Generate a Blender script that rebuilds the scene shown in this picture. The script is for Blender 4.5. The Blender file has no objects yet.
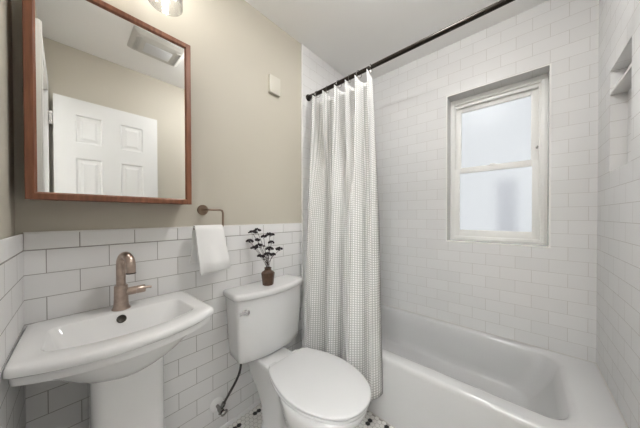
import bpy, bmesh, math, random
from mathutils import Vector, Matrix
from math import sin, cos, pi, radians
random.seed(7)
S = bpy.context.scene
COL = S.collection

# ------------------------------------------------------------------ camera
CAM = Vector((0.094, -1.221, 1.168))
yaw, pit, rol = radians(48.2432), radians(-0.4969), radians(-0.1512)
F = Vector((sin(yaw)*cos(pit), cos(yaw)*cos(pit), sin(pit)))
R = Vector((cos(yaw), -sin(yaw), 0)); U = R.cross(F)
R2 = R*cos(rol) + U*sin(rol); U2 = -R*sin(rol) + U*cos(rol)
cd = bpy.data.cameras.new('camera'); cam = bpy.data.objects.new('camera', cd); COL.objects.link(cam)
cd.sensor_width = 36.0; cd.lens = 226.7456/640*36.0; cd.shift_y = 3.82/640; cd.clip_start = 0.01
cam.matrix_world = Matrix(((R2.x, U2.x, -F.x, CAM.x), (R2.y, U2.y, -F.y, CAM.y), (R2.z, U2.z, -F.z, CAM.z), (0, 0, 0, 1)))
S.camera = cam

# ------------------------------------------------------------------ world, lights, exposure
w = bpy.data.worlds.new('World'); S.world = w; w.use_nodes = True
bg = w.node_tree.nodes['Background']; bg.inputs[0].default_value = (0.955, 0.98, 1.0, 1); bg.inputs[1].default_value = 0.585
HALL_FILL_POWER = 88.0
BULB = 58.0
DOME_FILL = 39.0
S.view_settings.view_transform = 'Standard'
S.view_settings.look = 'None'
S.view_settings.gamma = 1.0
S.view_settings.use_curve_mapping = False
S.view_settings.exposure = 0.47

def area_lamp(name, loc, size, power, color, rot):
    l = bpy.data.lights.new(name, 'AREA'); l.shape = 'RECTANGLE'; l.size, l.size_y = size; l.energy = power; l.color = color
    o = bpy.data.objects.new(name, l); COL.objects.link(o); o.location = loc; o.rotation_euler = rot
    return o
area_lamp('hall_fill_light', (-1.30, -1.75, 1.75), (0.25, 0.6), HALL_FILL_POWER, (0.97, 0.985, 1.0), (pi, 0, 0))  # added fill: bounces off the hall ceiling and in through the doorway

# ------------------------------------------------------------------ constants
XW, YN, H = 2.011, -1.524, 2.44        # window wall, far end wall, ceiling height
TOPC = 1.112                           # top of the tiled wainscot
XE = 1.271                             # where the tub surround starts

# ------------------------------------------------------------------ materials
def mat(name, col, rough=0.5, metal=0.0, spec=0.5, coat=0.0, noise=None, bump=None):
    m = bpy.data.materials.new(name); m.use_nodes = True
    nt = m.node_tree; b = nt.nodes['Principled BSDF']
    b.inputs['Base Color'].default_value = (*col, 1); b.inputs['Roughness'].default_value = rough
    b.inputs['Metallic'].default_value = metal; b.inputs['Specular IOR Level'].default_value = spec
    b.inputs['Coat Weight'].default_value = coat
    tc = nt.nodes.new('ShaderNodeTexCoord')
    if noise:
        n = nt.nodes.new('ShaderNodeTexNoise'); n.inputs['Scale'].default_value = noise[0]; n.inputs['Detail'].default_value = 4
        nt.links.new(tc.outputs['Object'], n.inputs['Vector'])
        r = nt.nodes.new('ShaderNodeValToRGB'); a = noise[1]
        r.color_ramp.elements[0].position = .3; r.color_ramp.elements[1].position = .7
        r.color_ramp.elements[0].color = (*[c*(1-a) for c in col], 1); r.color_ramp.elements[1].color = (*[min(1, c*(1+a)) for c in col], 1)
        nt.links.new(n.outputs['Fac'], r.inputs['Fac']); nt.links.new(r.outputs['Color'], b.inputs['Base Color'])
    if bump:
        n = nt.nodes.new('ShaderNodeTexNoise'); n.inputs['Scale'].default_value = bump[0]; n.inputs['Detail'].default_value = 3
        nt.links.new(tc.outputs['Object'], n.inputs['Vector'])
        bp = nt.nodes.new('ShaderNodeBump'); bp.inputs['Strength'].default_value = bump[1]; bp.inputs['Distance'].default_value = 0.002
        nt.links.new(n.outputs['Fac'], bp.inputs['Height']); nt.links.new(bp.outputs['Normal'], b.inputs['Normal'])
    return m

def tile_mat(name, axis, sign, u0, z0, bw, rh, tile, grout, mortar, rough=0.18, cap=None):
    """running-bond subway tile: axis is the object coordinate running along the wall"""
    m = bpy.data.materials.new(name); m.use_nodes = True
    nt = m.node_tree; L = nt.links; b = nt.nodes['Principled BSDF']
    tc = nt.nodes.new('ShaderNodeTexCoord'); sp = nt.nodes.new('ShaderNodeSeparateXYZ'); L.new(tc.outputs['Object'], sp.inputs[0])
    a = nt.nodes.new('ShaderNodeMath'); a.operation = 'MULTIPLY_ADD'; a.inputs[1].default_value = sign; a.inputs[2].default_value = u0 + 40*bw
    L.new(sp.outputs[axis], a.inputs[0])
    z = nt.nodes.new('ShaderNodeMath'); z.operation = 'ADD'; z.inputs[1].default_value = -z0 + 40*rh
    L.new(sp.outputs['Z'], z.inputs[0])
    cb = nt.nodes.new('ShaderNodeCombineXYZ'); L.new(a.outputs[0], cb.inputs[0]); L.new(z.outputs[0], cb.inputs[1])
    br = nt.nodes.new('ShaderNodeTexBrick'); L.new(cb.outputs[0], br.inputs['Vector'])
    br.offset = 0.5; br.offset_frequency = 2; br.squash = 1.0
    br.inputs['Scale'].default_value = 1.0; br.inputs['Brick Width'].default_value = bw; br.inputs['Row Height'].default_value = rh
    br.inputs['Mortar Size'].default_value = mortar; br.inputs['Mortar Smooth'].default_value = 0.15; br.inputs['Bias'].default_value = 0.0
    br.inputs['Color1'].default_value = (*tile, 1); br.inputs['Color2'].default_value = (*[c*0.955 for c in tile], 1)
    br.inputs['Mortar'].default_value = (*grout, 1)
    L.new(br.outputs['Color'], b.inputs['Base Color'])
    mr = nt.nodes.new('ShaderNodeMapRange'); mr.inputs[3].default_value = rough; mr.inputs[4].default_value = 0.75
    L.new(br.outputs['Fac'], mr.inputs[0]); L.new(mr.outputs[0], b.inputs['Roughness'])
    n = nt.nodes.new('ShaderNodeTexNoise'); n.inputs['Scale'].default_value = 9.0; n.inputs['Detail'].default_value = 1
    L.new(tc.outputs['Object'], n.inputs['Vector'])
    hh = nt.nodes.new('ShaderNodeMath'); hh.operation = 'MULTIPLY_ADD'; hh.inputs[1].default_value = -0.8
    L.new(br.outputs['Fac'], hh.inputs[0]); L.new(n.outputs['Fac'], hh.inputs[2])
    bp = nt.nodes.new('ShaderNodeBump'); bp.inputs['Strength'].default_value = 0.35; bp.inputs['Distance'].default_value = 0.0015
    L.new(hh.outputs[0], bp.inputs['Height']); L.new(bp.outputs['Normal'], b.inputs['Normal'])
    return m

TILE = (0.81, 0.805, 0.80)
WTILE = (0.745, 0.74, 0.735)
GA = (0.34, 0.325, 0.305); GW = (0.50, 0.475, 0.45)
# back wall courses: 0.0813 high, 0.1594 long; window wall courses: 0.0775 high, 0.1531 long
M_tileA = tile_mat('wainscot_tile', 'X', 1, -0.0476+0.0797, 1.0548-0.0813, 0.1594, 0.0813, TILE, GA, 0.0013, 0.25)
M_tileL = tile_mat('wainscot_tile_side', 'Y', -1, -0.03, 1.0548-0.0813, 0.1594, 0.0813, TILE, GA, 0.0013, 0.42)
M_tileS = tile_mat('surround_tile_end', 'X', 1, -1.35, 0.9831-0.0775, 0.1531, 0.0775, WTILE, GW, 0.0009, 0.3)
M_tileW = tile_mat('surround_tile', 'Y', -1, -0.345-0.07654, 0.9831-0.0775, 0.1531, 0.0775, WTILE, GW, 0.0010, 0.2)
M_tileN = tile_mat('surround_tile_niche', 'X', 1, -2.011+0.066, 0.9831-0.0775, 0.1531, 0.0775, WTILE, GW, 0.0010, 0.42)
M_cap = mat('cap_tile', TILE, 0.4)
M_edge = mat('edge_trim', (0.82, 0.81, 0.79), 0.5)
M_paint = mat('cream_paint', (0.53, 0.495, 0.42), 0.6, bump=(160, 0.12))
M_ceil = mat('ceiling_paint', (0.92, 0.915, 0.90), 0.8, bump=(120, 0.1))
M_white = mat('white_satin_paint', (0.82, 0.815, 0.80), 0.35)
M_door = mat('door_paint', (0.70, 0.70, 0.69), 0.4)
M_vinyl = mat('white_vinyl', (0.86, 0.855, 0.83), 0.35)
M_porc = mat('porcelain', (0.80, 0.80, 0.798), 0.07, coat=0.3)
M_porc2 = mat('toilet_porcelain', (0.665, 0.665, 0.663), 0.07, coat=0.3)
M_seat = mat('toilet_seat_plastic', (0.60, 0.60, 0.60), 0.22)
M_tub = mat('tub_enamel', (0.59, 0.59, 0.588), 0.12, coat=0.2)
M_bronze = mat('brushed_bronze', (0.47, 0.375, 0.32), 0.30, 1.0, noise=(60, .12))
M_bronze2 = mat('aged_bronze', (0.30, 0.225, 0.17), 0.34, 1.0)
M_dark = mat('dark_overflow', (0.05, 0.045, 0.04), 0.35, 0.8)
M_rod = mat('oil_rubbed_bronze_rod', (0.018, 0.013, 0.010), 0.28, 0.6)
M_chrome = mat('chrome', (0.75, 0.75, 0.76), 0.08, 1.0)
M_steel = mat('nickel', (0.30, 0.29, 0.28), 0.25, 1.0)
M_hose = mat('braided_hose', (0.06, 0.055, 0.05), 0.45, 0.4, noise=(400, .5))
M_towel = mat('towel_terry', (0.86, 0.855, 0.845), 0.95, spec=0.1, bump=(420, 0.9))
M_vase = mat('brown_glazed_vase', (0.085, 0.045, 0.026), 0.45, noise=(70, .25))
M_stem = mat('dried_stem', (0.05, 0.035, 0.03), 0.8)
M_bloom = mat('dried_bloom', (0.018, 0.012, 0.014), 0.85, noise=(300, .6))
M_plate = mat('ivory_plate', (0.61, 0.585, 0.51), 0.4)
M_bead = mat('ring_bead', (0.55, 0.53, 0.49), 0.25, 0.2)
M_vent = mat('vent_plastic', (0.60, 0.585, 0.55), 0.45)
M_lens = mat('vent_lens', (0.66, 0.67, 0.68), 0.3)
M_caulk = mat('caulk', (0.55, 0.53, 0.50), 0.6)
M_grout = mat('floor_grout', (0.36, 0.34, 0.32), 0.8)
M_hexw = mat('hex_white', (0.74, 0.72, 0.69), 0.3)
M_hexb = mat('hex_black', (0.008, 0.008, 0.008), 0.3)
M_hallfloor = mat('hall_floor_wood', (0.30, 0.19, 0.11), 0.4, noise=(6, .25))
M_ext = mat('neighbour_siding', (0.84, 0.84, 0.88), 0.8)
M_exground = mat('yard_ground', (0.25, 0.26, 0.22), 0.9)

def wood_mat():
    m = mat('reddish_walnut', (0.20, 0.075, 0.035), 0.38)
    nt = m.node_tree; b = nt.nodes['Principled BSDF']; tc = nt.nodes.new('ShaderNodeTexCoord')
    mp = nt.nodes.new('ShaderNodeMapping'); mp.inputs['Scale'].default_value = (60, 60, 5)
    nt.links.new(tc.outputs['Object'], mp.inputs[0])
    n = nt.nodes.new('ShaderNodeTexNoise'); n.inputs['Scale'].default_value = 1.6; n.inputs['Detail'].default_value = 5
    nt.links.new(mp.outputs[0], n.inputs['Vector'])
    r = nt.nodes.new('ShaderNodeValToRGB'); r.color_ramp.elements[0].position = .3; r.color_ramp.elements[1].position = .75
    r.color_ramp.elements[0].color = (0.155, 0.055, 0.027, 1); r.color_ramp.elements[1].color = (0.27, 0.105, 0.052, 1)
    nt.links.new(n.outputs['Fac'], r.inputs[0]); nt.links.new(r.outputs[0], b.inputs['Base Color'])
    return m
M_wood = wood_mat()

def mirror_mat():
    m = mat('mirror_silver', (0.90, 0.905, 0.90), 0.0, 1.0)
    return m
M_mirror = mirror_mat()

def shade_glass():
    m = bpy.data.materials.new('clear_shade_glass'); m.use_nodes = True; nt = m.node_tree
    for n in list(nt.nodes):
        if n.type != 'OUTPUT_MATERIAL': nt.nodes.remove(n)
    out = [n for n in nt.nodes if n.type == 'OUTPUT_MATERIAL'][0]
    t = nt.nodes.new('ShaderNodeBsdfTransparent'); t.inputs[0].default_value = (0.97, 0.97, 0.96, 1)
    g = nt.nodes.new('ShaderNodeBsdfGlossy'); g.inputs['Roughness'].default_value = 0.05
    d = nt.nodes.new('ShaderNodeBsdfTranslucent'); d.inputs[0].default_value = (0.95, 0.95, 0.93, 1)
    lw = nt.nodes.new('ShaderNodeLayerWeight'); lw.inputs[0].default_value = 0.35
    m1 = nt.nodes.new('ShaderNodeMixShader'); m1.inputs[0].default_value = 0.18
    nt.links.new(t.outputs[0], m1.inputs[1]); nt.links.new(d.outputs[0], m1.inputs[2])
    m2 = nt.nodes.new('ShaderNodeMixShader'); nt.links.new(lw.outputs['Facing'], m2.inputs[0])
    nt.links.new(m1.outputs[0], m2.inputs[1]); nt.links.new(g.outputs[0], m2.inputs[2])
    nt.links.new(m2.outputs[0], out.inputs[0])
    return m
M_shade = shade_glass()

def emit_mat(name, col, strength):
    m = bpy.data.materials.new(name); m.use_nodes = True; nt = m.node_tree; b = nt.nodes['Principled BSDF']
    b.inputs['Base Color'].default_value = (0.8, 0.8, 0.8, 1)
    b.inputs['Emission Color'].default_value = (*col, 1); b.inputs['Emission Strength'].default_value = strength
    return m
M_bulb = emit_mat('lit_bulb', (1.0, 0.975, 0.95), BULB)

M_fill_dome = emit_mat('fill_dome_glow', (1.0, 0.99, 0.975), DOME_FILL)  # glow of the added, unseen ceiling fill dome
def frosted_glass():
    m = bpy.data.materials.new('frosted_pane'); m.use_nodes = True; nt = m.node_tree; b = nt.nodes['Principled BSDF']
    b.inputs['Base Color'].default_value = (0.97, 0.985, 1.0, 1); b.inputs['Transmission Weight'].default_value = 1.0
    b.inputs['Roughness'].default_value = 0.22; b.inputs['IOR'].default_value = 1.25
    tc = nt.nodes.new('ShaderNodeTexCoord'); v = nt.nodes.new('ShaderNodeTexVoronoi'); v.inputs['Scale'].default_value = 150
    nt.links.new(tc.outputs['Object'], v.inputs['Vector'])
    bp = nt.nodes.new('ShaderNodeBump'); bp.inputs['Strength'].default_value = 0.25; bp.inputs['Distance'].default_value = 0.002
    nt.links.new(v.outputs['Distance'], bp.inputs['Height']); nt.links.new(bp.outputs['Normal'], b.inputs['Normal'])
    return m
M_frost = frosted_glass()

def curtain_mat():
    """waffle weave: white cells in a grey thread grid, laid along the cloth's own UV"""
    m = bpy.data.materials.new('waffle_weave_cloth'); m.use_nodes = True; nt = m.node_tree; L = nt.links; b = nt.nodes['Principled BSDF']
    b.inputs['Roughness'].default_value = 0.95; b.inputs['Specular IOR Level'].default_value = 0.1
    uv = nt.nodes.new('ShaderNodeUVMap'); sp = nt.nodes.new('ShaderNodeSeparateXYZ'); L.new(uv.outputs[0], sp.inputs[0])
    outs = []
    for ax, off in (('X', 0.0), ('Y', 0.0)):
        s = nt.nodes.new('ShaderNodeMath'); s.operation = 'MULTIPLY'; s.inputs[1].default_value = 2*pi
        L.new(sp.outputs[ax], s.inputs[0])
        c = nt.nodes.new('ShaderNodeMath'); c.operation = 'COSINE'; L.new(s.outputs[0], c.inputs[0]); outs.append(c)
    mx = nt.nodes.new('ShaderNodeMath'); mx.operation = 'MAXIMUM'; L.new(outs[0].outputs[0], mx.inputs[0]); L.new(outs[1].outputs[0], mx.inputs[1])
    mr = nt.nodes.new('ShaderNodeMapRange'); mr.inputs[1].default_value = 0.1; mr.inputs[2].default_value = 0.75; L.new(mx.outputs[0], mr.inputs[0])
    mix = nt.nodes.new('ShaderNodeMix'); mix.data_type = 'RGBA'
    mix.inputs['A'].default_value = (0.80, 0.795, 0.78, 1); mix.inputs['B'].default_value = (0.45, 0.445, 0.43, 1)
    L.new(mr.outputs[0], mix.inputs['Factor']); L.new(mix.outputs['Result'], b.inputs['Base Color'])
    bp = nt.nodes.new('ShaderNodeBump'); bp.inputs['Strength'].default_value = 0.5; bp.inputs['Distance'].default_value = 0.003; bp.invert = True
    L.new(mr.outputs[0], bp.inputs['Height']); L.new(bp.outputs['Normal'], b.inputs['Normal'])
    return m
M_curtain = curtain_mat()

# ------------------------------------------------------------------ mesh helpers
def obj(name, bm, m, parent=None, smooth=True, angle=40):
    bmesh.ops.recalc_face_normals(bm, faces=bm.faces[:])
    me = bpy.data.meshes.new(name); bm.to_mesh(me); bm.free()
    o = bpy.data.objects.new(name, me); COL.objects.link(o)
    for x in (m if isinstance(m, (list, tuple)) else [m]): me.materials.append(x)
    if smooth:
        for p in me.polygons: p.use_smooth = True
        me.set_sharp_from_angle(angle=radians(angle))
    if parent: o.parent = parent; o.matrix_parent_inverse = Matrix.Translation(-parent.location)
    return o
def tag(o, label, cat, group=None):
    o['label'] = label; o['category'] = cat
    if group: o['group'] = group
    return o
def thing(name, label, cat, loc=(0, 0, 0), group=None):
    o = bpy.data.objects.new(name, None); COL.objects.link(o); o.location = loc; o.empty_display_size = 0.05
    return tag(o, label, cat, group)
def struct(name, bm, m, smooth=False, parent=None):
    o = obj(name, bm, m, parent, smooth); o['kind'] = 'structure'; return o
def B(*boxes, bev=0.0, seg=2):
    """several axis-aligned boxes (x0,x1,y0,y1,z0,z1) in one mesh"""
    bm = bmesh.new()
    for x0, x1, y0, y1, z0, z1 in boxes:
        b2 = bmesh.new()
        bmesh.ops.create_cube(b2, size=1.0)
        for v in b2.verts:
            v.co = Vector(((x0+x1)/2 + v.co.x*(x1-x0), (y0+y1)/2 + v.co.y*(y1-y0), (z0+z1)/2 + v.co.z*(z1-z0)))
        if bev: bmesh.ops.bevel(b2, geom=b2.edges[:], offset=bev, segments=seg, affect='EDGES', profile=0.5)
        tmp = bpy.data.meshes.new('t'); b2.to_mesh(tmp); b2.free(); bm.from_mesh(tmp); bpy.data.meshes.remove(tmp)
    return bm
def loft(rings, cap0=True, cap1=True, bm=None, closed=True):
    bm = bm or bmesh.new()
    vs = [[bm.verts.new(p) for p in r] for r in rings]
    n = len(vs[0])
    for a, b in zip(vs, vs[1:]):
        for i in range(n if closed else n-1):
            j = (i+1) % n
            bm.faces.new((a[i], a[j], b[j], b[i]))
    if cap0: bm.faces.new(vs[0][::-1])
    if cap1: bm.faces.new(vs[-1])
    return bm
def lathe(profile, c=(0, 0, 0), n=32, axis=(0, 0, 1), bm=None, cap0=True, cap1=True):
    ax = Vector(axis).normalized(); q = Vector((0, 0, 1)).rotation_difference(ax); c = Vector(c)
    rings = [[c + q @ Vector((r*cos(2*pi*i/n), r*sin(2*pi*i/n), z)) for i in range(n)] for r, z in profile]
    return loft(rings, cap0, cap1, bm)
def catmull(pts, n):
    pts = [Vector(p) for p in pts]; P = [2*pts[0]-pts[1]] + pts + [2*pts[-1]-pts[-2]]; out = []
    for i in range(1, len(P)-2):
        for k in range(n):
            t = k/n; a, b, c, d = P[i-1], P[i], P[i+1], P[i+2]
            out.append(0.5*((2*b) + (c-a)*t + (2*a-5*b+4*c-d)*t*t + (3*b-a-3*c+d)*t*t*t))
    out.append(pts[-1]); return out
def tube(pts, r, n=12, bm=None, smoothn=0):
    if smoothn: pts = catmull(pts, smoothn)
    pts = [Vector(p) for p in pts]
    rr = r if callable(r) else (lambda t: r)
    up = Vector((0, 0, 1)); rings = []; prev = None
    for i, p in enumerate(pts):
        t = (pts[min(i+1, len(pts)-1)] - pts[max(i-1, 0)]).normalized()
        if prev is None:
            a = t.cross(up if abs(t.z) < 0.95 else Vector((1, 0, 0))).normalized()
        else:
            a = (prev - t*prev.dot(t)).normalized()
        prev = a; b = t.cross(a); q = rr(i/(len(pts)-1))
        rings.append([p + (a*cos(2*pi*k/n) + b*sin(2*pi*k/n))*q for k in range(n)])
    return loft(rings, True, True, bm)
def rrect(x0, x1, y0, y1, r, z, n=6):
    pts = []
    for cx, cy, a0 in ((x1-r, y1-r, 0), (x0+r, y1-r, pi/2), (x0+r, y0+r, pi), (x1-r, y0+r, 3*pi/2)):
        for k in range(n+1):
            a = a0 + pi/2*k/n; pts.append(Vector((cx+r*cos(a), cy+r*sin(a), z)))
    return pts
def bowed(cx, hb, hf, yb, ye, ym, z, r=0.02, rb=0.008, n=28):
    """plan outline: straight back of half width hb at yb, front corners at (hf, ye), front arc out to ym"""
    pts = []
    def corner(p, a, b, rad, k=5):
        p = Vector(p); da = (Vector(a)-p).normalized(); db = (Vector(b)-p).normalized()
        for i in range(k+1):
            t = i/k; pts.append((1-t)**2*(p+da*rad) + 2*t*(1-t)*p + t*t*(p+db*rad))
    arc = [Vector((cx + hf*s, ye + (ym-ye)*(1-abs(s)**2.2))) for s in [1-2*i/n for i in range(n+1)]]
    L0, L1, R1, R0 = Vector((cx-hb, yb)), Vector((cx-hf, ye)), Vector((cx+hf, ye)), Vector((cx+hb, yb))
    corner(R0, L0, R1, rb); 
    corner(R1, R0, arc[2], r)
    for p in arc[2:-2]: pts.append(p)
    corner(L1, arc[-3], L0, r)
    corner(L0, L1, R0, rb)
    return [Vector((p.x, p.y, z)) for p in pts]

# ------------------------------------------------------------------ room shell
# floor: white hexagon mosaic with paired black accents
bm = bmesh.new()
def fbox(bm, x0, x1, y0, y1, z0, z1, mi):
    vs = [bm.verts.new(p) for p in ((x0,y0,z0),(x1,y0,z0),(x1,y1,z0),(x0,y1,z0),(x0,y0,z1),(x1,y0,z1),(x1,y1,z1),(x0,y1,z1))]
    for f in ((0,3,2,1),(4,5,6,7),(0,1,5,4),(1,2,6,5),(2,3,7,6),(3,0,4,7)):
        bm.faces.new([vs[i] for i in f]).material_index = mi
fbox(bm, -0.09, XW, YN, 0, -0.06, -0.0012, 0)
px_, ry = 0.0256, 0.02217
for j in range(0, 69):
    y = -0.0005 - j*ry - 0.0
    for i in range(0, 53):
        x = 0.0106 - 2*px_ + i*px_ + (px_/2 if j % 2 else 0)
        if x > 1.285: continue
        blk = False
        if j % 4 == 2:
            s = 2 if (j//4) % 2 else 5
            blk = ((i - 2 - (8 if (j//4) % 2 else 7)) % 5) in (0, 1)
        r = 0.0137
        vs = []
        for k in range(6):
            a = pi/6 + k*pi/3; vs.append(bm.verts.new((max(-0.04, min(1.288, x+r*cos(a))), max(YN, min(0.0, y+r*sin(a))), 0.0)))
        try: bm.faces.new(vs).material_index = 2 if blk else 1
        except ValueError: pass
struct('floor', bm, [M_grout, M_hexw, M_hexb])
struct('ceiling', B((-0.1, XW+0.1, YN-0.1, 0.1, H, H+0.08)), M_ceil)
# back wall
struct('wall_back', B((-0.1, XW+0.15, 0.006, 0.1, -0.06, H+0.02)), M_paint)
struct('wall_back_wainscot', B((0, XE-0.009, 0.0, 0.006, 0, 1.0548+0.0001)), M_tileA)
def cap_tiles(ax, a0, a1, first, step, face, sgn):
    """row of cap tiles with a rounded top edge; face coordinate and which way the wall faces"""
    bm = bmesh.new(); a = a0; nxt = first
    while a < a1 - 1e-4:
        e = min(nxt, a1); g = 0.0011
        lo, hi = a+(g if a > a0 else 0), e-(g if e < a1 else 0)
        t0, t1 = (face-0.0, face+0.006)
        if sgn < 0: t0, t1 = face-0.006, face
        q = (lo, hi, t0, t1, 1.0571, TOPC) if ax == 'x' else (t0, t1, lo, hi, 1.0571, TOPC)
        t = B(q, bev=0.0018); tmp = bpy.data.meshes.new('t'); t.to_mesh(tmp); t.free(); bm.from_mesh(tmp); bpy.data.meshes.remove(tmp)
        a = e; nxt = e + step
    g0, g1 = (face+0.0012, face+0.006) if sgn > 0 else (face-0.006, face-0.0012)
    q = [(a0, a1, g0, g1, 1.0535, TOPC-0.002)] if ax == 'x' else [(g0, g1, a0, -0.4, 1.0535, TOPC-0.002), (g0, g1, -0.4, a1, 1.0535, TOPC-0.002)]
    t = B(*q); n0 = len(bm.faces); tmp = bpy.data.meshes.new('t'); t.to_mesh(tmp); t.free(); bm.from_mesh(tmp); bpy.data.meshes.remove(tmp)
    bm.faces.ensure_lookup_table()
    for f in bm.faces[n0:]: f.material_index = 1
    return bm
M_groutA = mat('wainscot_grout', GA, 0.8)
struct('trim_1', cap_tiles('x', 0, XE-0.009, 0.0476+0.0797, 0.1594, 0.0, 1), [M_cap, M_groutA])
struct('trim_2', B((XE-0.009, XE, -0.0035, 0.006, 0, H), (0.0, XE-0.009, -0.0015, 0.006, TOPC, TOPC+0.005), bev=0.0012), M_edge)
struct('wall_back_surround', B((XE, XW, 0.0, 0.006, 0, H)), M_tileS)
# window wall with recessed opening
wy0, wy1, wz0, wz1 = -1.338, -0.797, 0.980, 2.058
struct('wall_right', B((XW, XW+0.16, YN-0.1, wy0, -0.06, H+0.02), (XW, XW+0.16, wy1, 0.1, -0.06, H+0.02),
                       (XW, XW+0.16, wy0, wy1, -0.06, wz0), (XW, XW+0.16, wy0, wy1, wz1, H+0.02)), M_tileW)
e = 0.008
struct('trim_3', B((XW-0.002, XW+0.006, wy0-e, wy0, wz0-e, wz1+e), (XW-0.002, XW+0.006, wy1, wy1+e, wz0-e, wz1+e),
                   (XW-0.002, XW+0.006, wy0, wy1, wz0-e, wz0), (XW-0.002, XW+0.006, wy0, wy1, wz1, wz1+e), bev=0.001), M_edge)
# far end wall: painted left part, tiled tub end with a recessed niche
nx0, nx1, nz0, nz1, nd = 1.510, 1.790, 1.370, 1.838, 0.050
struct('wall_front', B((-0.1, XE, YN-0.1, YN-0.006, -0.06, H+0.02)), M_paint)
struct('wall_front_surround', B((XE, nx0, YN-0.1, YN, -0.06, H+0.02), (nx1, XW+0.02, YN-0.1, YN, -0.06, H+0.02),
                       (nx0, nx1, YN-0.1, YN, -0.06, nz0), (nx0, nx1, YN-0.1, YN, nz1, H+0.02), (nx0, nx1, YN-0.1, YN-nd, nz0, nz1)), M_tileN)
struct('trim_4', B((nx0+0.0005, nx1-0.0005, YN-nd, YN-0.0005, 1.727, 1.738)), M_edge)
struct('wall_front_wainscot', B((-0.045, XE, YN-0.006, YN, 0, 1.0548)), M_tileA)
struct('trim_6', cap_tiles('x', -0.045, XE, 0.0476+0.0797, 0.1594, YN, -1), [M_cap, M_groutA])
# left wall with the doorway
dy0, dy1, dz = -1.460, -0.850, 2.045
struct('wall_left', B((-0.1, -0.0165, dy1, 0.1, -0.06, H+0.02), (-0.1, -0.0165, YN-0.1, dy0, -0.06, H+0.02), (-0.1, -0.0165, dy0, dy1, dz, H+0.02)), M_paint)
struct('wall_left_wainscot', B((-0.006, 0, dy1+0.09, -0.4, 0, 1.0548), (-0.006, 0, -0.4, 0, 0, 1.0548)), M_tileL)
struct('trim_7', cap_tiles('y', dy1+0.09, 0, -0.5594, 0.1594, 0.0, -1), [M_cap, M_groutA])
# door casing and jamb
struct('trim_8', B((-0.0165, 0.018, dy1, dy1+0.09, 0, dz+0.085), (-0.0165, 0.018, dy0-0.055, dy0-0.004, 0, dz+0.085), (-0.0165, 0.018, dy0, dy1, dz, dz+0.085),
                   (0.018, 0.023, dy1+0.06, dy1+0.088, 0, dz+0.083), bev=0.002), M_white)
struct('trim_9', B((-0.105, -0.004, dy1-0.018, dy1, 0, dz), (-0.105, -0.004, dy0, dy0+0.018, 0, dz), (-0.105, -0.004, dy0, dy1, dz-0.018, dz)), M_white)
# hallway beyond the doorway
struct('floor_hall', B((-1.5, -0.0, -2.2, 0.1, -0.08, -0.005)), M_hallfloor)
struct('wall_hall', B((-1.6, -1.5, -2.2, 0.1, -0.05, H), (-1.5, -0.1, -2.3, -2.2, -0.05, H), (-1.5, -0.1, 0.1, 0.2, -0.05, H), (-0.1, -0.09, -2.2, YN-0.1, -0.05, H)), M_white)
hall_fill = thing('hall_fill_lamp', 'unseen fill lamp added in the hallway, built as a white wall uplighter', 'wall light', (-1.5, -1.75, 1.7))  # unseen fixture added around the hallway fill light
obj('bowl', B(*[(-1.499, -1.15, -2.06, -1.44, 1.66, 1.68), (-1.165, -1.15, -2.06, -1.44, 1.68, 1.735), (-1.499, -1.165, -2.06, -2.045, 1.68, 1.735), (-1.499, -1.165, -1.455, -1.44, 1.68, 1.735)], bev=0.003), M_white, hall_fill)
struct('ceiling_hall', B((-1.6, -0.1, -2.3, 0.2, H, H+0.08)), M_ceil)
for nm in ('wall_left_wainscot', 'trim_7'):                 # the left tiles run slightly out of square
    for v in bpy.data.objects[nm].data.vertices: v.co.x += 0.03*max(-0.4, min(0, v.co.y))
# base tile strip along the back wall
struct('baseboard_back', B((0.0, XE-0.01, -0.006, 0.0, 0.0, 0.022), bev=0.002), M_cap)

# ------------------------------------------------------------------ window
fx = XW + 0.100
win = bpy.data.objects.new('window_1', None); COL.objects.link(win); win.location = (fx, (wy0+wy1)/2, wz0); win['kind'] = 'structure'
def ring_boxes(x0, x1, y0, y1, z0, z1, l, r, b, t):
    """rectangular frame in the yz plane; l is the member at the larger y (left in the photo)"""
    return [(x0, x1, y0, y0+r, z0, z1), (x0, x1, y1-l, y1, z0, z1), (x0, x1, y0+r, y1-l, z0, z0+b), (x0, x1, y0+r, y1-l, z1-t, z1)]
o = obj('window_frame', B(*ring_boxes(fx, fx+0.058, wy0, wy1, wz0, wz1, 0.024, 0.030, 0.028, 0.040),
     *ring_boxes(fx+0.014, fx+0.058, wy0+0.030, wy1-0.024, wz0+0.028, wz1-0.040, 0.007, 0.012, 0.004, 0.022),
     *ring_boxes(fx-0.006, fx+0.01, wy0+0.012, wy1-0.009, wz0+0.010, wz1-0.022, 0.006, 0.006, 0.006, 0.008), bev=0.0015), M_vinyl, win); o['kind'] = 'structure'
us = obj('upper_sash', B(*ring_boxes(fx+0.040, fx+0.056, wy0+0.040, wy1-0.030, 1.497, 1.998, 0.036, 0.036, 0.040, 0.034), bev=0.002), M_vinyl, win)
g = obj('pane', B((fx+0.046, fx+0.050, -1.263, -0.862, 1.536, 1.966)), M_frost, us, smooth=False)
ls = obj('lower_sash', B(*ring_boxes(fx+0.018, fx+0.038, -1.305, -0.823, 1.008, 1.526, 0.034, 0.038, 0.050, 0.034), bev=0.002), M_vinyl, win)
g = obj('pane', B((fx+0.026, fx+0.030, -1.270, -0.854, 1.055, 1.495)), M_frost, ls, smooth=False)
o = obj('sash_lock', B((fx+0.012, fx+0.030, -1.09, -1.04, 1.526, 1.534), (fx+0.014, fx+0.022, -1.075, -1.045, 1.534, 1.541), bev=0.002), M_vinyl, win)
for us_ in (us, ls): us_['kind'] = 'structure'
o = obj('tilt_latch', B((fx+0.012, fx+0.020, -1.296, -1.284, 1.600, 1.618), bev=0.002), M_steel, win)
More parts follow.
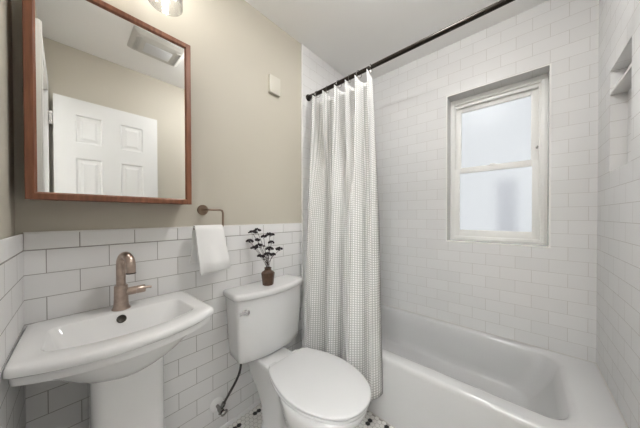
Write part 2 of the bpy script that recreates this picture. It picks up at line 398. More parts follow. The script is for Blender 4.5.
# what stands outside: a strip of neighbouring wall seen blurred through the frosted glass
struct('exterior_wall', B((5.0, 5.3, -1.15, -0.90, -1.0, 1.78), (5.3, 6.0, 0.9, 5.5, -1.0, 3.2)), M_ext)
struct('exterior_ground', B((2.4, 9.0, -6.0, 6.0, -1.1, -1.0)), M_exground)

# ------------------------------------------------------------------ door (open against the far end wall, seen in the mirror)
door = bpy.data.objects.new('door_1', None); COL.objects.link(door); door.location = (0.035, -1.468, 0); door['kind'] = 'structure'
dx0, dx1, dyf, dyb = 0.040, 0.646, -1.450, -1.484
bm = B((dx0, dx1, dyb, dyf-0.006, 0.008, 2.032))
stx = [(dx0, dx0+0.105), (dx0+0.247, dx0+0.355), (dx1-0.105, dx1)]
rz = [(0.008, 0.22), (0.80, 0.97), (1.60, 1.715), (1.918, 2.032)]
t = B(*[(a, b, dyf-0.007, dyf, 0.008, 2.032) for a, b in stx], *[(stx[k][1], stx[k+1][0], dyf-0.007, dyf, a, b) for k in (0, 1) for a, b in rz])
tmp = bpy.data.meshes.new('t'); t.to_mesh(tmp); t.free(); bm.from_mesh(tmp)
# raised fields with sloping sides inside each panel
for k in (0, 1):
    x0, x1 = stx[k][1], stx[k+1][0]
    for (a, b) in ((0.22, 0.80), (0.97, 1.60), (1.715, 1.918)):
        rings = []
        for ins, y in ((0.0, dyf), (0.010, dyf-0.007), (0.022, dyf-0.007), (0.040, dyf-0.0015)):
            rings.append([Vector(p) for p in ((x0+ins, y, a+ins), (x1-ins, y, a+ins), (x1-ins, y, b-ins), (x0+ins, y, b-ins))])
        loft(rings, False, True, bm)
o = obj('door_slab', bm, M_door, door, smooth=False); o['kind'] = 'structure'
for z in (0.25, 1.05, 1.84):
    bm = lathe([(0.006, 0), (0.006, 0.09)], (0.033, -1.452, z-0.045+0.02), 12)
    t = B((0.020, 0.042, -1.456, -1.452, z-0.025, z+0.065)); tmp = bpy.data.meshes.new('t'); t.to_mesh(tmp); t.free(); bm.from_mesh(tmp)
    obj('hinge', bm, M_steel, door)
obj('door_knob', lathe([(0.028, 0), (0.028, 0.006), (0.012, 0.010), (0.012, 0.03), (0.026, 0.042), (0.028, 0.055), (0.015, 0.066), (0.002, 0.068)], (dx1-0.06, dyf, 0.93), 24, (0, 1, 0)), M_bronze2, door)

# ------------------------------------------------------------------ bathtub
tub = thing('bathtub', 'white alcove bathtub with a straight apron below the tiled window wall', 'bathtub', (1.65, -0.762, 0))
ty0, ty1 = YN+0.001, -0.001
N_ = 8
rings = [rrect(1.292, 2.010, ty0, ty1, 0.006, 0.001, N_), rrect(1.292, 2.010, ty0, ty1, 0.006, 0.335, N_), rrect(1.294, 2.010, ty0, ty1, 0.006, 0.348, N_),
         rrect(1.300, 2.010, ty0, ty1, 0.008, 0.357, N_), rrect(1.312, 2.009, ty0, ty1, 0.01, 0.361, N_),
         rrect(1.368, 1.972, -1.400, -0.075, 0.10, 0.360, N_), rrect(1.378, 1.966, -1.385, -0.083, 0.10, 0.356, N_), rrect(1.386, 1.960, -1.368, -0.090, 0.10, 0.345, N_),
         rrect(1.398, 1.952, -1.345, -0.105, 0.10, 0.26, N_), rrect(1.412, 1.943, -1.285, -0.125, 0.09, 0.15, N_), rrect(1.420, 1.938, -1.255, -0.140, 0.085, 0.108, N_),
         rrect(1.428, 1.931, -1.240, -0.150, 0.08, 0.097, N_), rrect(1.442, 1.918, -1.225, -0.165, 0.08, 0.092, N_), rrect(1.50, 1.86, -1.15, -0.22, 0.07, 0.088, N_)]
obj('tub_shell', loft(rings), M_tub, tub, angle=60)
obj('tub_drain', lathe([(0.03, 0), (0.03, 0.003), (0.022, 0.005), (0.002, 0.004)], (1.68, -0.29, 0.0885), 24), M_chrome, tub)
obj('caulk_seam', B((1.30, 2.0105, YN+0.0005, YN+0.004, 0.3605, 0.365), (2.007, 2.0105, YN+0.001, -0.001, 0.3605, 0.365), (1.288, 1.2925, -1.52, -0.002, 0.0, 0.004)), M_caulk, tub)

# ------------------------------------------------------------------ medicine cabinet with mirror
fy = -0.118
cab = thing('mirror_cabinet', 'mirrored wall cabinet in a reddish wood frame on the cream wall', 'mirror', (0.243, 0.006, 1.221))
cx0, cx1, cz0, cz1 = 0.0125, 0.4695, 1.2205, 1.927
obj('cabinet_body', B((cx0+0.003, cx1-0.003, fy+0.02, 0.0055, cz0+0.003, cz1-0.003)), M_wood, cab, smooth=False)
fw = 0.0245
def frame_bar(p0, p1, inward):
    """mitred bar between two outer corners with a bevelled inner edge"""
    p0, p1, inward = Vector(p0), Vector(p1), Vector(inward); d = (p1-p0).normalized()
    prof = [(0, fy+0.0205), (0, fy+0.002), (0.002, fy), (fw-0.006, fy), (fw, fy+0.009), (fw, fy+0.0205)]
    rings = []
    for p, s in ((p0, 1), (p1, -1)):
        rings.append([p + inward*a + d*s*a + Vector((0, y, 0)) for a, y in prof])
    return loft(rings)
c = [(cx0, 0, cz0), (cx1, 0, cz0), (cx1, 0, cz1), (cx0, 0, cz1)]
for a, b, inn in ((c[0], c[1], (0, 0, 1)), (c[1], c[2], (-1, 0, 0)), (c[2], c[3], (0, 0, -1)), (c[3], c[0], (1, 0, 0))):
    obj('frame_rail', frame_bar(a, b, inn), M_wood, cab, smooth=False)
obj('mirror_glass', B((cx0+fw-0.004, cx1-fw+0.004, fy+0.008, fy+0.014, cz0+fw-0.004, cz1-fw+0.004)), M_mirror, cab, smooth=False)

# ------------------------------------------------------------------ vanity light
vl = thing('vanity_light', 'wall light with clear glass shades above the mirror', 'wall light', (0.243, 0.006, 2.22))
obj('back_plate', B((0.183, 0.303, -0.012, 0.0055, 2.22, 2.34), bev=0.004), M_bronze2, vl)
obj('arm_bar', tube([(0.08, -0.06, 2.295), (0.406, -0.06, 2.295)], 0.011), M_bronze2, vl)
LY = -0.165
for x in (0.124, 0.362):
    bm = tube([(x, -0.06, 2.295), (x, -0.12, 2.305), (x, LY, 2.300)], 0.008, 10, smoothn=5)
    lathe([(0.022, 0), (0.024, 0.01), (0.024, 0.045), (0.012, 0.052)], (x, LY, 2.250), 20, bm=bm)
    obj('socket', bm, M_bronze2, vl)
    prof = [(0.026, 2.260), (0.045, 2.253), (0.057, 2.235), (0.059, 2.20), (0.0600, 2.009), (0.0585, 2.007), (0.0575, 2.009), (0.0567, 2.20), (0.055, 2.233), (0.044, 2.250), (0.026, 2.2575)]
    obj('shade', lathe(prof, (x, LY, 0), 40, cap0=False, cap1=False), M_shade, vl)
    bm = bmesh.new(); bmesh.ops.create_icosphere(bm, subdivisions=2, radius=0.030)
    for v in bm.verts:
        if v.co.z > 0: v.co.z *= 1.35; v.co.x *= 1-0.25*v.co.z/0.04; v.co.y *= 1-0.25*v.co.z/0.04
        v.co += Vector((x, LY, 2.215))
    obj('bulb', bm, M_bulb, vl)

# ------------------------------------------------------------------ unseen ceiling dome, added as overhead fill light for the room
cl = thing('ceiling_fill_lamp', 'unseen white dome lamp added as fill light on the ceiling over the middle of the bathroom', 'fill light', (1.0, -0.90, H))
obj('ceiling_plate', lathe([(0.150, -0.0005), (0.152, -0.012), (0.146, -0.020), (0.120, -0.021)], (1.0, -0.90, H), 40), M_white, cl)
obj('dome', lathe([(0.138, -0.022), (0.138, -0.035), (0.128, -0.055), (0.105, -0.072), (0.07, -0.084), (0.03, -0.089), (0.004, -0.090)], (1.0, -0.90, H), 40), M_fill_dome, cl)

# ------------------------------------------------------------------ pedestal sink
sink = thing('pedestal_sink', 'white pedestal sink with bowed front in the corner under the mirror', 'sink', (0.24, -0.17, 0))
CX = 0.2350; ZD = 0.812
def bw(k, z, yb=-0.003, r=0.022, dx=0.0, dyf=0.0):
    return bowed(CX, 0.229*k - dx, 0.2365*k - dx, yb, -0.318*k + dyf, -0.397*k + dyf, z, r)
def under(hb, hf, yb, ye, ym, z, r=0.03): return bowed(CX, hb, hf, yb, ye, ym, z, r, 0.012)
rings = [under(0.080, 0.082, -0.03, -0.21, -0.255, 0.640), under(0.104, 0.108, -0.022, -0.242, -0.288, 0.664), under(0.135, 0.142, -0.014, -0.262, -0.318, 0.693),
         under(0.172, 0.178, -0.010, -0.275, -0.336, 0.726), under(0.196, 0.203, -0.006, -0.285, -0.346, 0.748), under(0.210, 0.215, -0.006, -0.292, -0.352, 0.757),
         under(0.2105, 0.2190, -0.005, -0.298, -0.366, 0.7570, .02), under(0.2125, 0.2220, -0.005, -0.302, -0.372, 0.7600, .02), under(0.2225, 0.2330, -0.004, -0.312, -0.385, 0.7615, .018), under(0.2255, 0.2365, -0.003, -0.316, -0.390, 0.7640, .018),
         under(0.2265, 0.2375, -0.003, -0.317, -0.391, 0.7720, .018), under(0.2265, 0.2375, -0.003, -0.317, -0.391, 0.7810, .018), under(0.2255, 0.2365, -0.003, -0.316, -0.389, 0.7850, .018), under(0.2300, 0.2415, -0.003, -0.321, -0.394, 0.7865, .016),
         under(0.2325, 0.2445, -0.003, -0.325, -0.398, 0.7905, .016), under(0.2325, 0.2445, -0.003, -0.325, -0.399, 0.7985, .016), under(0.2318, 0.2435, -0.003, -0.323, -0.3975, 0.805, .016), under(0.2295, 0.2410, -0.003, -0.320, -0.393, 0.8098, .016), under(0.2255, 0.2370, -0.004, -0.315, -0.387, 0.812, .016),
         under(0.214, 0.226, -0.008, -0.303, -0.373, 0.8122, .02)]
inner = [(0.182, 0.194, -0.098, -0.278, -0.330, 0.8118, .03), (0.179, 0.191, -0.101, -0.275, -0.326, 0.8100, .03), (0.176, 0.187, -0.106, -0.271, -0.321, 0.804, .03),
         (0.166, 0.175, -0.124, -0.262, -0.306, 0.772, .04), (0.150, 0.158, -0.140, -0.252, -0.290, 0.735, .05), (0.125, 0.130, -0.155, -0.242, -0.272, 0.708, .05), (0.06, 0.06, -0.185, -0.222, -0.235, 0.694, .02)]
rings += [bowed(CX, a, b, c_, d, e_, z, r, r) for a, b, c_, d, e_, z, r in inner]
obj('basin', loft(rings), M_porc, sink, angle=42)
def ped(hx, y0, y1, z, r=0.035): return rrect(CX-hx, CX+hx, y0, y1, r, z, 6)
rings = [ped(0.118, -0.30, -0.02, 0.001), ped(0.118, -0.30, -0.02, 0.03), ped(0.112, -0.292, -0.025, 0.045), ped(0.100, -0.270, -0.04, 0.10), ped(0.0965, -0.262, -0.045, 0.20),
         ped(0.0960, -0.262, -0.045, 0.50), ped(0.0960, -0.262, -0.04, 0.60), ped(0.0960, -0.262, -0.035, 0.684)]
obj('pedestal', loft(rings), M_porc, sink, angle=50)
o = obj('overflow_hole', lathe([(0.0135, -0.002), (0.0145, 0.001), (0.0125, 0.0022), (0.0105, 0.001), (0.001, 0.0002)], (0.228, -0.1155, 0.7885), 24, (0, -1, 0.55)), M_dark, sink)
obj('sink_drain', lathe([(0.022, 0), (0.022, 0.003), (0.016, 0.004), (0.002, 0.003)], (CX, -0.205, 0.694), 24), M_bronze, sink)
# faucet: body, goose-neck spout turned slightly right, side lever
FX, FY = 0.2335, -0.066
fau = obj('faucet', lathe([(0.0285, 0.0), (0.0285, 0.003), (0.025, 0.009), (0.0225, 0.018), (0.0215, 0.04), (0.0210, 0.088), (0.0200, 0.0905), (0.014, 0.0915)], (FX, FY, ZD), 32), M_bronze, sink)
fau['label'] = 'brushed bronze single-hole faucet with arched spout'
d = Vector((0.30, -0.95, 0)).normalized()
def fp(a, z): return Vector((FX, FY, ZD)) + d*a + Vector((0, 0, z))
arc_r = 0.034
pts = [fp(0, 0.088), fp(0, 0.12), fp(0, 0.15), fp(0, 0.172)]
for k in range(1, 13):
    a = pi*k/12; pts.append(fp(arc_r*(1-cos(a)), 0.172+arc_r*sin(a)*1.05))
pts += [fp(2*arc_r, 0.155), fp(2*arc_r, 0.145)]
bm = tube(pts, 0.0145, 20)
o = obj('spout', bm, M_bronze, fau, angle=60)
o = obj('spout_tip', lathe([(0.0150, 0.0), (0.0150, 0.004), (0.012, 0.0042)], (*(fp(2*arc_r, 0.142)),)[:3], 24), M_dark, fau)
hz = ZD+0.062
bm = lathe([(0.0150, 0.012), (0.0152, 0.030), (0.0152, 0.044), (0.0135, 0.0445), (0.0135, 0.0465), (0.0152, 0.047), (0.0152, 0.072), (0.0135, 0.0745), (0.004, 0.075)], (FX, FY, hz), 24, (1, -0.05, 0.02))
tube([(FX+0.070, FY-0.0035, hz+0.003), (FX+0.085, FY-0.004, hz+0.004), (FX+0.095, FY-0.005, hz+0.001)], lambda t: 0.0055-0.001*t, 10, bm)
obj('lever_handle', bm, M_bronze, fau)

# ------------------------------------------------------------------ toilet
TX = 0.868
toi = thing('toilet', 'white two-piece toilet with closed lid between sink and shower curtain', 'toilet', (TX, -0.40, 0))
def spindle(prof, z, n=14):
    """closed outline from (y, halfwidth) pairs running back to front"""
    P = catmull([(y, hw_, 0) for y, hw_ in prof], n)
    a = [Vector((TX+p.y, p.x, z)) for p in P]; b = [Vector((TX-p.y, p.x, z)) for p in reversed(P)]
    return a + b
def egg(yb, yf, hb, hm, ym, z, n=40, pw=2.25):
    """seat outline: straight back edge of half width hb at yb, widest hm at ym, rounded front at yf"""
    pts = []
    for i in range(n+1):
        s = i/n
        t = s*pi/2*1.0
        pts.append((ym + (yf-ym)*sin(t), hm*cos(t)**(2/pw)))
    back = []
    for i in range(14):
        s = i/14
        hw_ = hb + (hm-hb)*sin(s*pi/2)**0.9
        back.append((yb + (ym-yb)*s, hw_))
    # rounded rear corners
    back = [(yb, hb-0.030), (yb-0.0003, hb-0.015), (yb-0.004, hb-0.004)] + back[1:]
    L = back + pts
    a = [Vector((TX+w_, y, z)) for y, w_ in L]; b = [Vector((TX-w_, y, z)) for y, w_ in reversed(L[:-1])]
    return a + b
def bowl_ring(z, yb, yn, hn, hm, ym, yf):
    L = [(yb, hn-0.012), (yb-0.006, hn)]
    for i in range(1, 8):
        L.append((yb-0.006 + (yn-yb)*i/8, hn))
    for i in range(13):
        s = i/12; k = s*s*(3-2*s)
        L.append((yn + (ym-yn)*s, hn + (hm-hn)*k))
    for i in range(1, 21):
        t = i/20*pi/2
        L.append((ym + (yf-ym)*sin(t), hm*max(0.0, cos(t))**0.9))
    a = [Vector((TX+w_, y, z)) for y, w_ in L]; b = [Vector((TX-w_, y, z)) for y, w_ in reversed(L[:-1])]
    return a + b
rings = [bowl_ring(0.001, -0.16, -0.30, 0.080, 0.104, -0.42, -0.60), bowl_ring(0.03, -0.16, -0.30, 0.080, 0.104, -0.42, -0.60), bowl_ring(0.045, -0.165, -0.30, 0.070, 0.094, -0.42, -0.585),
         bowl_ring(0.12, -0.15, -0.30, 0.064, 0.094, -0.44, -0.585), bowl_ring(0.20, -0.10, -0.30, 0.066, 0.116, -0.47, -0.625), bowl_ring(0.27, -0.05, -0.29, 0.074, 0.146, -0.49, -0.685),
         bowl_ring(0.32, -0.03, -0.28, 0.080, 0.166, -0.50, -0.728), bowl_ring(0.355, -0.028, -0.27, 0.086, 0.175, -0.51, -0.750), bowl_ring(0.378, -0.028, -0.26, 0.089, 0.178, -0.51, -0.757),
         bowl_ring(0.387, -0.030, -0.26, 0.086, 0.175, -0.51, -0.754), bowl_ring(0.390, -0.036, -0.26, 0.080, 0.168, -0.51, -0.746)]
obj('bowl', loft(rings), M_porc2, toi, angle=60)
def shell(yb, yf, hb, hm, ym, z0, z1, rr, dome=0.0):
    R_ = [egg(yb-rr, yf+rr, hb-rr, hm-rr, ym, z0), egg(yb, yf, hb, hm, ym, z0+rr*0.7), egg(yb, yf, hb, hm, ym, z1-rr*0.8), egg(yb-rr*0.5, yf+rr*0.5, hb-rr*0.5, hm-rr*0.5, ym, z1-rr*0.25),
          egg(yb-rr*1.6, yf+rr*1.6, hb-rr*1.6, hm-rr*1.6, ym, z1)]
    if dome:
        R_.append(egg(yb-0.05, yf+0.06, hb-0.05, hm-0.06, ym, z1+dome*0.7))
    return loft(R_)
obj('seat', shell(-0.290, -0.764, 0.118, 0.179, -0.515, 0.3930, 0.4060, 0.004), M_seat, toi, angle=60)
obj('lid', shell(-0.290, -0.768, 0.119, 0.181, -0.515, 0.4105, 0.4240, 0.005, 0.004), M_seat, toi, angle=60)
for s in (-1, 1):
    obj('hinge_cap', B((TX+s*0.075-0.022, TX+s*0.075+0.022, -0.286, -0.262, 0.3905, 0.411), bev=0.005), M_seat, toi)
for s in (-1, 1):
    obj('bolt_cap', lathe([(0.017, 0), (0.017, 0.008), (0.012, 0.018), (0.002, 0.021)], (TX+s*0.098, -0.34, 0.030), 20), M_porc2, toi)
def tk(h, yb, ye, ym, z, r=0.016): return bowed(0.888, h+0.017, h+0.024, yb, ye, ym, z, r, 0.01)
rings = [tk(0.150, -0.045, -0.115, -0.150, 0.3905), tk(0.172, -0.025, -0.128, -0.172, 0.394), tk(0.180, -0.016, -0.135, -0.182, 0.404), tk(0.184, -0.013, -0.138, -0.187, 0.44),
         tk(0.192, -0.012, -0.142, -0.193, 0.56), tk(0.200, -0.012, -0.145, -0.197, 0.68), tk(0.203, -0.012, -0.146, -0.199, 0.733)]
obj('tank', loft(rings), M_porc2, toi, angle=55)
rings = [tk(0.203, -0.012, -0.146, -0.199, 0.7335), tk(0.211, -0.008, -0.150, -0.207, 0.736), tk(0.213, -0.007, -0.151, -0.209, 0.741), tk(0.215, -0.006, -0.153, -0.211, 0.756), tk(0.2135, -0.007, -0.151, -0.209, 0.763), tk(0.208, -0.010, -0.147, -0.203, 0.767), tk(0.195, -0.016, -0.136, -0.188, 0.7685), tk(0.14, -0.03, -0.10, -0.14, 0.7692)]
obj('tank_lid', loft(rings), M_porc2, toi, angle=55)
lx, lz = 0.708, 0.672
bm = lathe([(0.020, 0.0), (0.020, 0.004), (0.015, 0.009), (0.014, 0.020), (0.006, 0.024)], (lx, -0.1535, lz), 24, (0, -1, 0))
tube([(lx, -0.168, lz), (lx-0.02, -0.172, lz+0.002), (lx-0.045, -0.172, lz+0.001)], lambda t: 0.0085-0.0015*t, 12, bm)
o = obj('flush_lever', bm, M_chrome, toi); o['label'] = 'chrome flush lever'

# ------------------------------------------------------------------ toilet water supply
vx, vz = 0.622, 0.158
sv = thing('supply_valve', 'metal shut-off valve with dark hose on the tiles beside the toilet', 'valve', (vx, 0, vz))
o = obj('wall_flange', lathe([(0.036, 0.0005), (0.036, 0.003), (0.028, 0.010), (0.016, 0.013)], (vx, 0, vz), 32, (0, -1, 0)), M_cap, sv)
bm = lathe([(0.008, 0.0), (0.008, 0.035), (0.012, 0.036), (0.0135, 0.05), (0.0135, 0.066), (0.010, 0.068)], (vx, -0.002, vz), 20, (0, -1, 0))
tube([(vx-0.003, -0.052, vz-0.020), (vx+0.002, -0.052, vz), (vx+0.016, -0.056, vz+0.028)], 0.0085, 14, bm)
lathe([(0.011, 0), (0.011, 0.016)], (vx+0.010, -0.055, vz+0.018), 6, (0.45, -0.1, 0.9), bm)
obj('valve_body', bm, M_steel, sv)
bm = lathe([(0.007, 0.0), (0.017, 0.002), (0.020, 0.007), (0.017, 0.014), (0.005, 0.016)], (vx+0.006, -0.070, vz-0.003), 20, (0.25, -1, -0.35))
for v in bm.verts: v.co.z = vz-0.003 + (v.co.z-(vz-0.003))*0.8
obj('valve_handle', bm, M_steel, sv)
bm = tube([(vx+0.014, -0.056, vz+0.026), (vx+0.036, -0.063, vz+0.062), (vx+0.068, -0.075, vz+0.115), (vx+0.090, -0.085, vz+0.170), (vx+0.098, -0.090, vz+0.2325)], 0.0062, 12, smoothn=8)
obj('hose', bm, M_hose, sv)

# ------------------------------------------------------------------ vase with dried flowers
VX, VY, VZ = 0.872, -0.120, 0.7695
vase = tag(obj('bud_vase', lathe([(0.026, 0.0), (0.031, 0.002), (0.034, 0.03), (0.0385, 0.066), (0.038, 0.072), (0.022, 0.084), (0.0185, 0.090), (0.0195, 0.096), (0.0215, 0.100), (0.019, 0.1005),
     (0.0155, 0.095), (0.015, 0.085), (0.018, 0.075), (0.018, 0.055)], (VX, VY, VZ), 9), M_vase, angle=25), 'small brown faceted bud vase standing on the toilet tank lid', 'vase')
cr = Vector((R.x, R.y, 0)); ca = Vector((-R.y, R.x, 0))        # across and away, used to fan the stems
def bloom(bm, c, r, seed):
    rnd = random.Random(seed)
    for k in range(26):
        a = rnd.uniform(0, 2*pi); q = r*math.sqrt(rnd.random())
        p = Vector(c) + Vector((q*cos(a), q*sin(a), 0.5*r*(1-(q/r)**2) + rnd.uniform(-0.0015, 0.0015)))
        s = rnd.uniform(0.0046, 0.0068)
        b2 = bmesh.new(); bmesh.ops.create_icosphere(b2, subdivisions=1, radius=s)
        for v in b2.verts: v.co = p + v.co*(1+rnd.uniform(-.2, .2))
        t = bpy.data.meshes.new('t'); b2.to_mesh(t); b2.free(); bm.from_mesh(t); bpy.data.meshes.remove(t)
    # short spokes under the umbel
    for k in range(6):
        a = k*pi/3; tube([Vector(c)+Vector((0, 0, -0.45*r)), Vector(c)+Vector((0.7*r*cos(a), 0.7*r*sin(a), 0.05*r))], 0.0007, 5, bm)
# (label, base offset, [heads: across, away, height above lid, radius])
stems = [
    ('dried stem reaching highest, its two dark umbels at the upper left', [(-0.063, 0.005, 0.318, 0.018), (-0.084, -0.008, 0.306, 0.023)]),
    ('dried stem leaning furthest left with one dark umbel on its tip', [(-0.104, 0.0, 0.256, 0.020), (-0.062, 0.012, 0.262, 0.012)]),
    ('dried stem with tall dark umbels at the upper right of the bunch', [(0.014, -0.008, 0.292, 0.024), (-0.025, 0.006, 0.280, 0.016)]),
    ('dried stem bent furthest right with a single dark umbel', [(0.067, 0.0, 0.209, 0.020)]),
    ('dried stem with the widest pair of dark umbels, left of the middle', [(-0.041, -0.022, 0.230, 0.024), (-0.070, -0.018, 0.219, 0.020)]),
    ('dried stem with two dark umbels one above the other right of the middle', [(0.018, 0.010, 0.246, 0.018), (0.013, -0.014, 0.213, 0.021)]),
    ('dried stem with low short umbels just above the vase mouth', [(0.002, -0.016, 0.182, 0.019), (0.030, -0.006, 0.179, 0.014)]),
    ('dried stem with thin lowest buds leaning left over the vase rim', [(-0.028, -0.014, 0.170, 0.012), (-0.047, -0.010, 0.173, 0.010)]),
]
for i, (lab, heads) in enumerate(stems):
    st = thing('dried_flower', lab, 'dried flower', (VX, VY, VZ+0.06), 'dried flowers in the bud vase')
    a0 = 2*pi*i/8
    b = Vector((VX+0.008*cos(a0), VY+0.008*sin(a0), VZ+0.066)); nk = Vector((VX+0.009*cos(a0), VY+0.009*sin(a0), VZ+0.102))
    bm = bmesh.new(); hm_ = []
    for k, (s, aw, h, r) in enumerate(heads):
        hp = Vector((VX, VY, VZ)) + cr*s + ca*aw + Vector((0, 0, h-0.004)); hm_.append((hp, r))
        mid = nk.lerp(hp, 0.5) + cr*(-0.05*s) + Vector((0, 0, 0.006))
        tube([b, nk, mid, hp - Vector((0, 0, 0.004))], 0.0011, 6, bm, smoothn=5)
    obj('stem', bm, M_stem, st)
    for k, (hp, r) in enumerate(hm_):
        bm = bmesh.new(); bloom(bm, hp, r, i*10+k); obj('flower_head', bm, M_bloom, st)

# ------------------------------------------------------------------ towel holder and towel
tx0, tz0 = 0.5617, 1.200
th = thing('towel_holder', 'bronze open-arm towel holder on the cream wall above the tiles', 'towel holder', (tx0, 0.006, tz0))
obj('wall_rosette', lathe([(0.026, 0.0002), (0.026, 0.006), (0.024, 0.008), (0.010, 0.0085), (0.009, 0.010)], (tx0, 0.0058, tz0), 32, (0, -1, 0)), M_bronze2, th)
ay = -0.062; xr, xl, zb = 0.6365, 0.496, 1.108
pts = [(tx0, 0.0, tz0), (tx0, -0.04, tz0), (tx0, ay+0.006, tz0), (tx0+0.008, ay, tz0), (tx0+0.03, ay, tz0), (xr-0.016, ay, tz0), (xr-0.004, ay, tz0-0.004), (xr, ay, tz0-0.016),
       (xr, ay, zb+0.016), (xr-0.004, ay, zb+0.004), (xr-0.016, ay, zb), (xl, ay, zb)]
obj('arm', tube(pts, 0.0052, 12), M_bronze2, th)
# folded towel: front leaf hangs long and swings forward, back leaf shorter
def towel_mesh():
    bm = bmesh.new(); nx = 14; rings = []
    for i in range(nx+1):
        s = i/nx
        rip = 0.003*sin(s*9.0+0.6)
        zf = 0.897 + 0.010*(s) + 0.002*sin(s*7); zk = 0.945
        outer = [(-0.110+rip, zf), (-0.104+rip, zf+0.05), (-0.094, 1.00), (-0.086, 1.06), (-0.081, 1.098), (-0.075, 1.119), (-0.062, 1.1245), (-0.049, 1.119), (-0.043, 1.098), (-0.038, 1.06), (-0.033, 1.00), (-0.022, zk)]
        inner_ = [(-0.036, zk-0.004), (-0.045, 1.00), (-0.050, 1.05), (-0.0535, 1.085), (-0.0555, 1.107), (-0.059, 1.1140), (-0.065, 1.1140), (-0.0685, 1.107), (-0.0705, 1.085), (-0.075, 1.05), (-0.083, 1.00), (-0.091, zf+0.045), (-0.095+rip, zf-0.006), (-0.103+rip, zf-0.004)]
        ring = []
        for y, z in outer + inner_:
            f = max(0, min(1, (1.115-z)/0.22)); isf = 1 if y < -0.062 else -1
            sl = 0.497 + (0.012*f if isf > 0 else -0.006*f); sr = 0.6285 + (0.026*f if isf > 0 else 0.006*f)
            ring.append(Vector((sl + (sr-sl)*s, y, z)))
        rings.append(ring)
    return loft(rings, True, True, bm)
tw = towel_mesh()
bmesh.ops.bevel(tw, geom=[e_ for e_ in tw.edges if len(e_.link_faces) == 2 and e_.calc_face_angle(0) > 1.2], offset=0.003, segments=2, affect='EDGES')
tow = tag(obj('hand_towel', tw, M_towel, angle=70), 'white terry hand towel folded over the bronze holder', 'towel')

rings = []
for i in range(11):
    k = i/10; rings.append([Vector((0.515+0.131*k, y+0.002*sin(k*8), z + (0.009*k if z < 0.95 else 0))) for y, z in ((-0.0925, 0.886), (-0.0865, 0.888), (-0.080, 0.96), (-0.077, 1.00), (-0.0805, 1.00), (-0.087, 0.955))])
obj('inner_fold', loft(rings), M_towel, tow, angle=70)

# ------------------------------------------------------------------ wall plate
wp = thing('wall_plate', 'small pale blank plate high on the cream wall right of the mirror', 'wall plate', (1.01, 0.006, 2.02))
obj('plate_face', B((0.968, 1.053, -0.016, 0.0058, 1.965, 2.078), bev=0.003), M_plate, wp)

# ------------------------------------------------------------------ shower rod, rings, curtain
RX, RZ = 1.328, 2.065
rod = thing('shower_rod', 'dark bronze tension rod running across the tub under the ceiling', 'shower rod', (RX, -0.76, RZ))
obj('pole', lathe([(0.0125, 0.006), (0.0125, 1.516)], (RX, -0.001, RZ), 24, (0, -1, 0)), M_rod, rod)
for y, s in ((-0.0005, -1), (YN+0.0005, 1)):
    obj('end_cap', lathe([(0.024, 0.0), (0.024, 0.010), (0.019, 0.014), (0.016, 0.030), (0.0155, 0.045)], (RX, y, RZ), 28, (0, s, 0)), M_rod, rod)
obj('pole_sleeve', lathe([(0.0142, 0.0), (0.0142, 0.40), (0.0125, 0.402)], (RX, -0.035, RZ), 24, (0, -1, 0)), M_rod, rod)
RY = [-0.050, -0.098, -0.193, -0.294, -0.380, -0.451, -0.535]
ring_labels = ['curtain ring nearest the corner wall at the rod end', 'second curtain ring from the wall end of the rod', 'third curtain ring from the wall end of the rod', 'fourth curtain ring from the wall, middle of the bunch',
               'third curtain ring back from the open edge of the curtain', 'curtain ring next to the one at the open curtain edge', 'outermost curtain ring with pale bead at the open curtain edge']
def torus(c, R_, r, n=24, m_=8, bm=None, ang=0.0):
    bm = bm or bmesh.new(); rings = []
    for i in range(n):
        a = 2*pi*i/n; rad = Vector((cos(a), 0, sin(a))); q = Matrix.Rotation(ang, 3, 'Z')
        rings.append([Vector(c) + q @ (rad*(R_ + r*cos(2*pi*k/m_)) + Vector((0, 1, 0))*r*sin(2*pi*k/m_)) for k in range(m_)])
    return loft(rings + [rings[0]], False, False, bm)
for i, (y, lab) in enumerate(zip(RY, ring_labels)):
    rg = thing('curtain_ring', lab, 'curtain ring', (RX, y, RZ), 'rings holding the shower curtain')
    bm = torus((RX, y, RZ-0.007), 0.0225, 0.0016, bm=None, ang=0.25*((-1)**i)); bmesh.ops.remove_doubles(bm, verts=bm.verts[:], dist=1e-6)
    obj('hoop', bm, M_steel, rg)
    bm = bmesh.new(); bmesh.ops.create_uvsphere(bm, u_segments=14, v_segments=10, radius=0.009 if i == 6 else 0.006)
    bmesh.ops.translate(bm, verts=bm.verts[:], vec=(RX-0.010, y, RZ-0.031))
    obj('bead', bm, M_bead, rg)
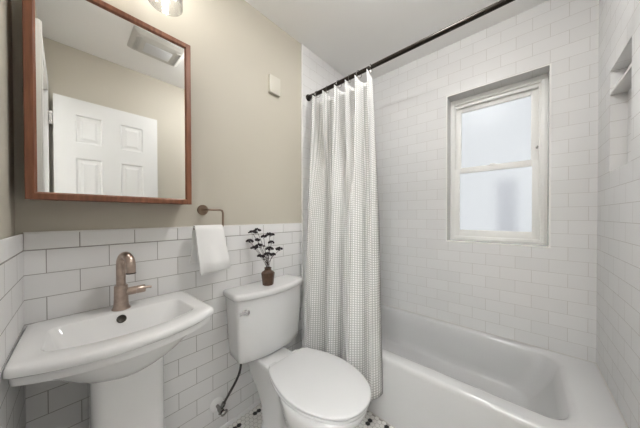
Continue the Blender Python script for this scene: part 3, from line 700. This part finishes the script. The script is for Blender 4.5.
def curtain():
    bm = bmesh.new(); uvl = bm.loops.layers.uv.new('UVMap')
    NS, NZ = 320, 70
    # ring phase: s positions of the pinches
    ys = [-0.022] + RY + [-0.548]
    ph = [-0.25] + [float(k) for k in range(len(RY))] + [len(RY)-1+0.30]
    ss = [i/NS for i in range(NS+1)]
    def top_y(p):
        for k in range(len(ph)-1):
            if p <= ph[k+1] + 1e-9:
                t = (p-ph[k])/(ph[k+1]-ph[k]); return ys[k] + (ys[k+1]-ys[k])*t
        return ys[-1]
    grid = []; PAN = [0.0, 0.375, 0.60, 0.885, 1.0]
    for j in range(NZ+1):
        v = j/NZ; row = []
        for i in range(NS+1):
            s = ss[i]; p = ph[0] + (ph[-1]-ph[0])*s
            yt = top_y(p); yb = -0.020 - 0.618*s
            k = v**0.8; y = yt + (yb-yt)*k
            fold = 0.5*(1-cos(2*pi*p))                       # 0 at the rings, 1 between them
            ftop = abs(sin(pi*p))**0.7
            # lower down the pleats merge into a few broad panels with tight creases between
            k2 = 0
            while k2 < len(PAN)-2 and s > PAN[k2+1]: k2 += 1
            w_ = PAN[k2+1]-PAN[k2]; g = 0.042
            t = min(1, max(0, (s-PAN[k2]-(g if k2 else 0))/(w_-(2*g if 0 < k2 < len(PAN)-2 else g))))
            bulge = max(0.0, sin(pi*t))**0.45
            low = 1 - bulge*(0.80+0.7*w_) + 0.10*sin(2*pi*p*1.0+0.7)*bulge
            mix = min(1, max(0, (v-0.02)/0.50)); mix = mix*mix*(3-2*mix)
            f = ftop*(1-mix) + low*mix
            ed = min(1, s/0.20); ed = ed*ed*(3-2*ed); f = 0.85*(1-ed) + f*ed
            amp = 0.076 + 0.044*v
            xc = 1.310 + (1.212-1.310)*v
            x = xc - amp*(0.5-f)*1.0
            yy = y - 0.030*sin(2*pi*t)*mix*bulge*min(1, w_*3.5) + 0.012*sin(2*pi*p)*(1-mix)
            yy = min(yy, -0.012)
            z0 = 2.032 - 0.034*fold**0.6; z1 = 0.165 + 0.006*sin(p*2.1)
            z = z0 + (z1-z0)*v
            row.append(bm.verts.new((x, yy, z)))
        grid.append(row)
    # cloth-true U: arc length at mid height
    mid = grid[NZ//2]; ulen = [0.0]
    for a, b in zip(mid, mid[1:]): ulen.append(ulen[-1] + (a.co-b.co).length)
    PU, PV = 0.0150, 0.0135
    for j in range(NZ):
        for i in range(NS):
            f = bm.faces.new((grid[j][i], grid[j][i+1], grid[j+1][i+1], grid[j+1][i]))
            for lp, (ii, jj) in zip(f.loops, ((i, j), (i+1, j), (i+1, j+1), (i, j+1))):
                lp[uvl].uv = (ulen[ii]/PU, jj/NZ*1.865/PV)
    return bm
sc = curtain()
cur = obj('shower_curtain', sc, M_curtain, angle=180)
sol = cur.modifiers.new('thickness', 'SOLIDIFY'); sol.thickness = 0.0025; sol.offset = 0
tag(cur, 'white and grey waffle weave shower curtain bunched at the rod end', 'shower curtain')

# ------------------------------------------------------------------ exhaust fan on the ceiling (seen in the mirror)
ef = thing('exhaust_fan', 'pale square ceiling vent with centre lens, seen in the mirror', 'ceiling vent', (0.565, -1.06, H))
rings = [rrect(0.405, 0.725, -1.190, -0.930, 0.01, H-0.0005, 4), rrect(0.405, 0.725, -1.190, -0.930, 0.01, H-0.010, 4), rrect(0.425, 0.705, -1.172, -0.948, 0.012, H-0.026, 4), rrect(0.465, 0.665, -1.135, -0.985, 0.012, H-0.034, 4)]
obj('grille', loft(rings), M_vent, ef, smooth=False)
for s in (0.440, 0.680):
    obj('side_louver', B(*[(s-0.012+k*0.008, s-0.008+k*0.008, -1.150, -0.970, H-0.036, H-0.024) for k in range(4)]), M_vent, ef)
obj('lens', B((0.483, 0.647, -1.120, -1.000, H-0.040, H-0.0335), bev=0.003), M_lens, ef)
